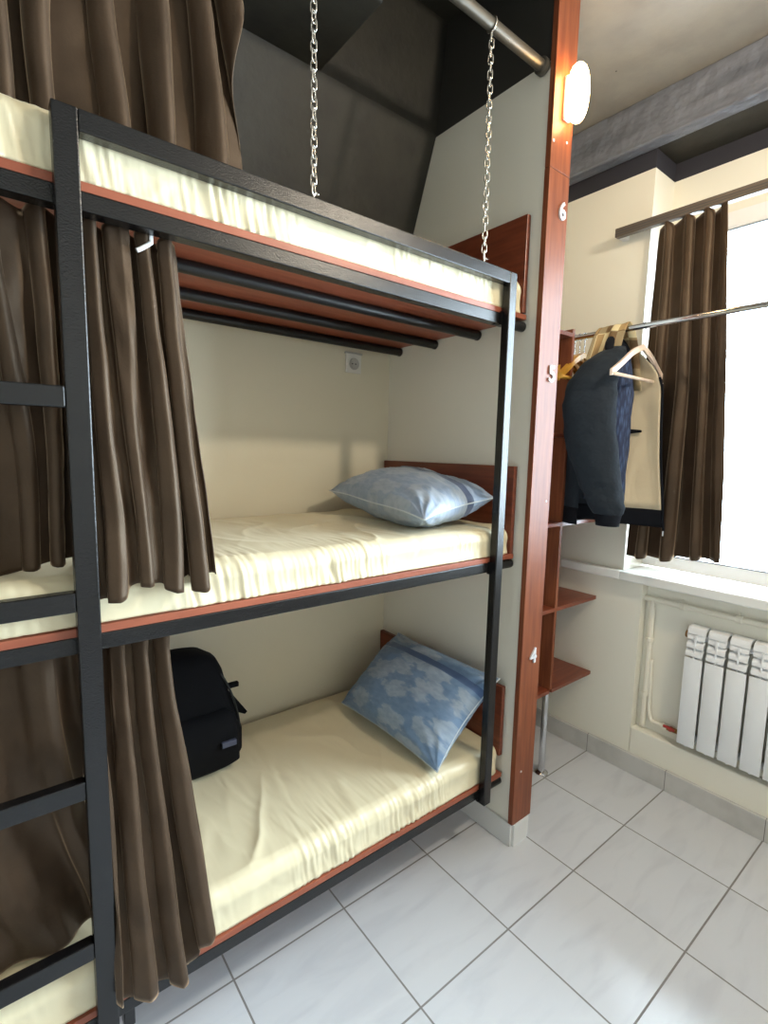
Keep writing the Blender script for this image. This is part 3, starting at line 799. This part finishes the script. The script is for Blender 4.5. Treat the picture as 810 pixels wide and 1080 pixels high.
# back of the jacket, from the near side seam round to the far side
def sheet(name, m, fn, zs, us, thick=.004, uvn=None):
    bm = bmesh.new(); rows = [[bm.verts.new(fn(u, z)) for u in us] for z in zs]
    for a, b in zip(rows[:-1], rows[1:]):
        for i in range(len(us)-1): bm.faces.new((a[i], a[i+1], b[i+1], b[i]))
    o = obj(name, bm, m, jk, smooth=True)
    md = o.modifiers.new('thick', 'SOLIDIFY'); md.thickness = thick; md.offset = 0
    return o
def sh(z): return max(0., min(1., (z-1.88)/.2))
def back(u, z):
    a = PI*(1-u); k = sh(z)
    return (2.245+.135*math.cos(a)*(1-.45*k**2)+.006*N(u*4, z*5), 1.21+(.135*math.sin(a)+.03)*(1-.7*k), z-.05*abs(math.cos(a))*k)
zs = [1.36+i*.033 for i in range(22)]; us = [i/24 for i in range(25)]
sheet('back_panel', M['jacket'], back, zs, us)
sheet('back_hem', M['jacket_dark'], back, [1.285, 1.30, 1.32, 1.34, 1.362], us, .006)
def front_y(z):
    tab = ((1.26, .985), (1.40, .998), (1.60, 1.02), (1.90, 1.035), (1.98, 1.055), (2.03, 1.095), (2.09, 1.145), (2.2, 1.16))
    for (z0, y0), (z1, y1) in zip(tab[:-1], tab[1:]):
        if z <= z1: return y0+(y1-y0)*max(0, (z-z0)/(z1-z0))
    return 1.16
def far(off):
    def f(u, z):
        k = sh(z); y = 1.235+(front_y(z)-1.235)*u
        fold = .012*math.exp(-((u-.25-(z-1.36)*.9)/.10)**2)*max(0, 1-(z-1.36)/.35)
        return (2.372-.05*k*k-.02*(1-u)**2+.010*math.sin(u*4+z*3)+off-fold+.006*N(u*3, z*6), y, z)
    return f
us = [i/20 for i in range(21)]; zs = [1.362+i*.0335 for i in range(22)]
sheet('front_panel', M['jacket'], far(.006), zs, us)
sheet('lining', M['lining'], far(0), zs, us)
sheet('front_hem', M['jacket_dark'], far(.003), [1.283, 1.30, 1.32, 1.34, 1.362], us, .008)
bm = bmesh.new(); pz = [1.27+i*.04 for i in range(18)]; ff = far(.002)
tube(bm, [ff(1.03, z) for z in pz], .0055, 6); obj('zip', bm, M['jacket_dark'], jk, smooth=True)
p = ff(1.03, 1.27); bm = bmesh.new(); box(bm, p[0]-.004, p[0]+.004, p[1]-.004, p[1]+.004, 1.245, 1.275, bev=.002); obj('zip_pull', bm, M['chrome'], jk)
p = far(0)(.42, 1.715); bm = bmesh.new(); loft(bm, [[(p[0]-.010, p[1]+dy, p[2]-h), (p[0]-.003, p[1]+dy, p[2]-h), (p[0]-.003, p[1]+dy, p[2]+h), (p[0]-.010, p[1]+dy, p[2]+h)] for dy, h in ((.05, .013), (.0, .010), (-.045, .005))])
obj('pocket_opening', bm, M['jacket_dark'], jk)
# navy cable knit hanging inside the open front
bm = bmesh.new(); rings = []
for i in range(24):
    f = i/23; z = 1.40+.65*f
    k = max(0, (f-.72)/.28)
    rings.append(ell(2.235+.01*f, 1.190-.004*f, z, .075*(1-.3*k), .088*(1-.3*k), 0, 28, f=lambda a, z: 1+.04*math.sin(a*7+z*25)))
loft(bm, rings); obj('knit_lining', bm, M['knit'], jk, smooth=True)
bm = bmesh.new(); tube(bm, smooth_path([(2.16, 1.165, 2.035), (2.17, 1.18, 2.075), (2.22, 1.195, 2.112), (2.28, 1.185, 2.102), (2.31, 1.16, 2.05)], 6), .019, 10)
obj('collar', bm, M['jacket_dark'], jk, smooth=True)

# ------------------------------------------------------------------ radiator and its pipes
t = thing('radiator', (2.525, .55, .26), 'white sectional aluminium radiator in the niche below the window', 'radiator')
def section():
    bm = bmesh.new(); w = .074; xf = 2.487
    # front plate with a slightly dished lower end
    box(bm, xf, xf+.006, -w/2, w/2, .268, .690, bev=.002)
    # centre fin, top cap and louvres curving towards the wall
    box(bm, xf+.006, xf+.060, -.004, .004, .262, .80)
    box(bm, xf+.003, xf+.011, -.003, .003, .685, .80)
    for z, x in ((.700, .0), (.738, .004), (.776, .010)):
        pr = [(xf+x, z), (xf+x+.001, z+.012), (xf+x+.008, z+.024), (xf+x+.020, z+.031), (xf+x+.022, z+.028), (xf+x+.011, z+.020), (xf+x+.005, z+.010), (xf+x+.004, z)]
        loft(bm, [[(a, yy, b) for a, b in pr] for yy in (-w/2+.002, w/2-.002)])
    pr = [(xf+.012, .800), (xf+.013, .815), (xf+.022, .829), (xf+.040, .834), (xf+.072, .832), (xf+.072, .822), (xf+.040, .824), (xf+.026, .819), (xf+.018, .808)]
    loft(bm, [[(a, yy, b) for a, b in pr] for yy in (-w/2, w/2)])
    box(bm, xf+.022, xf+.066, -w/2+.014, w/2-.014, .262, .80)
    return bm
first = None
for i in range(10):
    y = .842-i*.0845
    if first is None:
        first = obj('section', section(), M['rad_white'], t, auto=35); first.location.y = y
    else:
        o = first.copy(); COL.objects.link(o); o.parent = t; o.location.y = first.location.y-i*.0845
for z in (.785, .30): obj('manifold', T([(2.535, .89, z), (2.535, -.01, z)], .016), M['rad_white'], t, smooth=True)
bm = bmesh.new(); lathe(bm, [(.013, 0), (.017, .002), (.017, .010), (.008, .014)], (2.535, .886, .785), 'y', 12); obj('end_plug', bm, M['brass'], t, auto=40)

t = thing('heating_pipe', (2.545, 1.06, .24), 'cream-painted heating pipe running around the radiator in the niche', 'pipe')
PX = 2.547
obj('pipe', T(smooth_path([(PX, -1.5, .905), (PX, .95, .905), (PX, 1.045, .905), (PX, 1.062, .888), (PX, 1.062, .80), (PX, 1.062, .45), (PX, 1.062, .245)], 8), .0135, 14), M['pipe_white'], t, smooth=True)
bm = bmesh.new(); tube(bm, smooth_path([(PX+.004, 1.048, .60), (PX+.002, 1.040, .40), (PX, 1.034, .33), (PX, 1.02, .292), (PX, .99, .288), (PX, .965, .288)], 6), .010, 12); obj('branch', bm, M['pipe_white'], t, smooth=True)
for z in (.70, .42):
    bm = bmesh.new(); lathe(bm, [(.0135, -.012), (.018, -.009), (.018, .009), (.0135, .012)], (PX, 1.062, z), 'z', 16)
    tube(bm, [(PX, 1.062, z), (2.565, 1.075, z)], .005, 8)
    obj('clamp', bm, M['pipe_white'], t, auto=40)
for y in (.93, .70):
    bm = bmesh.new(); lathe(bm, [(.0135, -.014), (.0175, -.011), (.0175, .011), (.0135, .014)], (PX, y, .905), 'y', 16)
    box(bm, PX-.003, PX+.003, y-.004, y+.004, .915, .935)
    obj('clamp', bm, M['pipe_white'], t, auto=40)
t = thing('valve', (PX, .93, .28), 'red-handled valve on the pipe beside the radiator bottom', 'valve')
bm = bmesh.new(); lathe(bm, [(.010, -.012), (.016, -.010), (.016, .010), (.012, .012)], (PX-.001, .957, .288), 'y', 12); obj('nut', bm, M['pipe_white'], t, auto=40)
bm = bmesh.new(); tube(bm, [(PX, .945, .288), (PX, .895, .288)], .011, 12); obj('valve_body', bm, M['brass'], t, auto=40)
bm = bmesh.new(); tube(bm, smooth_path([(PX-.018, .955, .300), (PX-.022, .93, .302), (PX-.02, .905, .296)], 5), [.007]*11, 8)
lathe(bm, [(.010, 0), (.012, .004), (.010, .022)], (PX-.01, .93, .288), 'x', 10); obj('handle', bm, M['red_plastic'], t, smooth=True)
# ------------------------------------------------------------------ wall lamp on the board
t = thing('wall_lamp', (1.675, 1.12, 2.80), 'glowing oval wall lamp on the upper part of the mahogany board', 'lamp')
bm = bmesh.new(); box(bm, 1.652, 1.690, 1.118, 1.133, 2.76, 2.90, bev=.005); obj('base', bm, M['white_plastic'], t)
bm = bmesh.new(); rings = []
for k in range(13):
    a = -PI/2+PI*k/12; zz = 2.832+.092*math.sin(a); rr = max(.004, math.cos(a)**.7)
    rings.append(ell(1.672, 1.088, zz, .040*rr, .036*rr, 0, 22))
loft(bm, rings); obj('diffuser', bm, M['lamp_glow'], t, smooth=True)

# ------------------------------------------------------------------ light
w = bpy.data.worlds.new('World'); scene.world = w; w.use_nodes = True
bg = w.node_tree.nodes['Background']; bg.inputs[0].default_value = (.75, .88, 1, 1); bg.inputs[1].default_value = 29.0
pl = bpy.data.lights.new('daylight_portal', 'AREA'); pl.shape = 'RECTANGLE'; pl.size = 2.6; pl.size_y = 1.66; pl.cycles.is_portal = True
po = bpy.data.objects.new('daylight_portal', pl); COL.objects.link(po); po.location = (2.80, -.11, 1.87); 
d = Vector((-1, 0, 0)); po.rotation_euler = d.to_track_quat('-Z', 'Y').to_euler()
def point(name, loc, rgb, e, r):
    l = bpy.data.lights.new(name, 'POINT'); l.energy = e; l.color = rgb; l.shadow_soft_size = r
    o = bpy.data.objects.new(name, l); COL.objects.link(o); o.location = loc; return o
point('room_lamp', (1.69, -.29, 2.84), (1, .87, .68), 70, .05)

# ------------------------------------------------------------------ camera
cam = bpy.data.cameras.new('camera'); co = bpy.data.objects.new('camera', cam); COL.objects.link(co)
cam.sensor_fit = 'VERTICAL'; cam.sensor_height = 36; cam.lens = 17.7346; cam.clip_start = .02
R = ((0.7846471312132064, -0.6195300646294658, 0.02261367946830216), (0.05707766568612298, 0.1085159286162521, 0.9924547512689813), (0.6173095006224255, 0.7774360374054977, -0.12048204199110213))
m = Matrix(((R[0][0], R[1][0], -R[2][0]), (R[0][1], R[1][1], -R[2][1]), (R[0][2], R[1][2], -R[2][2]))).to_4x4()
m.translation = (0, 0, 1.6); co.matrix_world = m
scene.camera = co
vs = scene.view_settings
vs.view_transform = 'Standard'; vs.look = 'None'; vs.gamma = 1; vs.use_curve_mapping = False; vs.exposure = .02
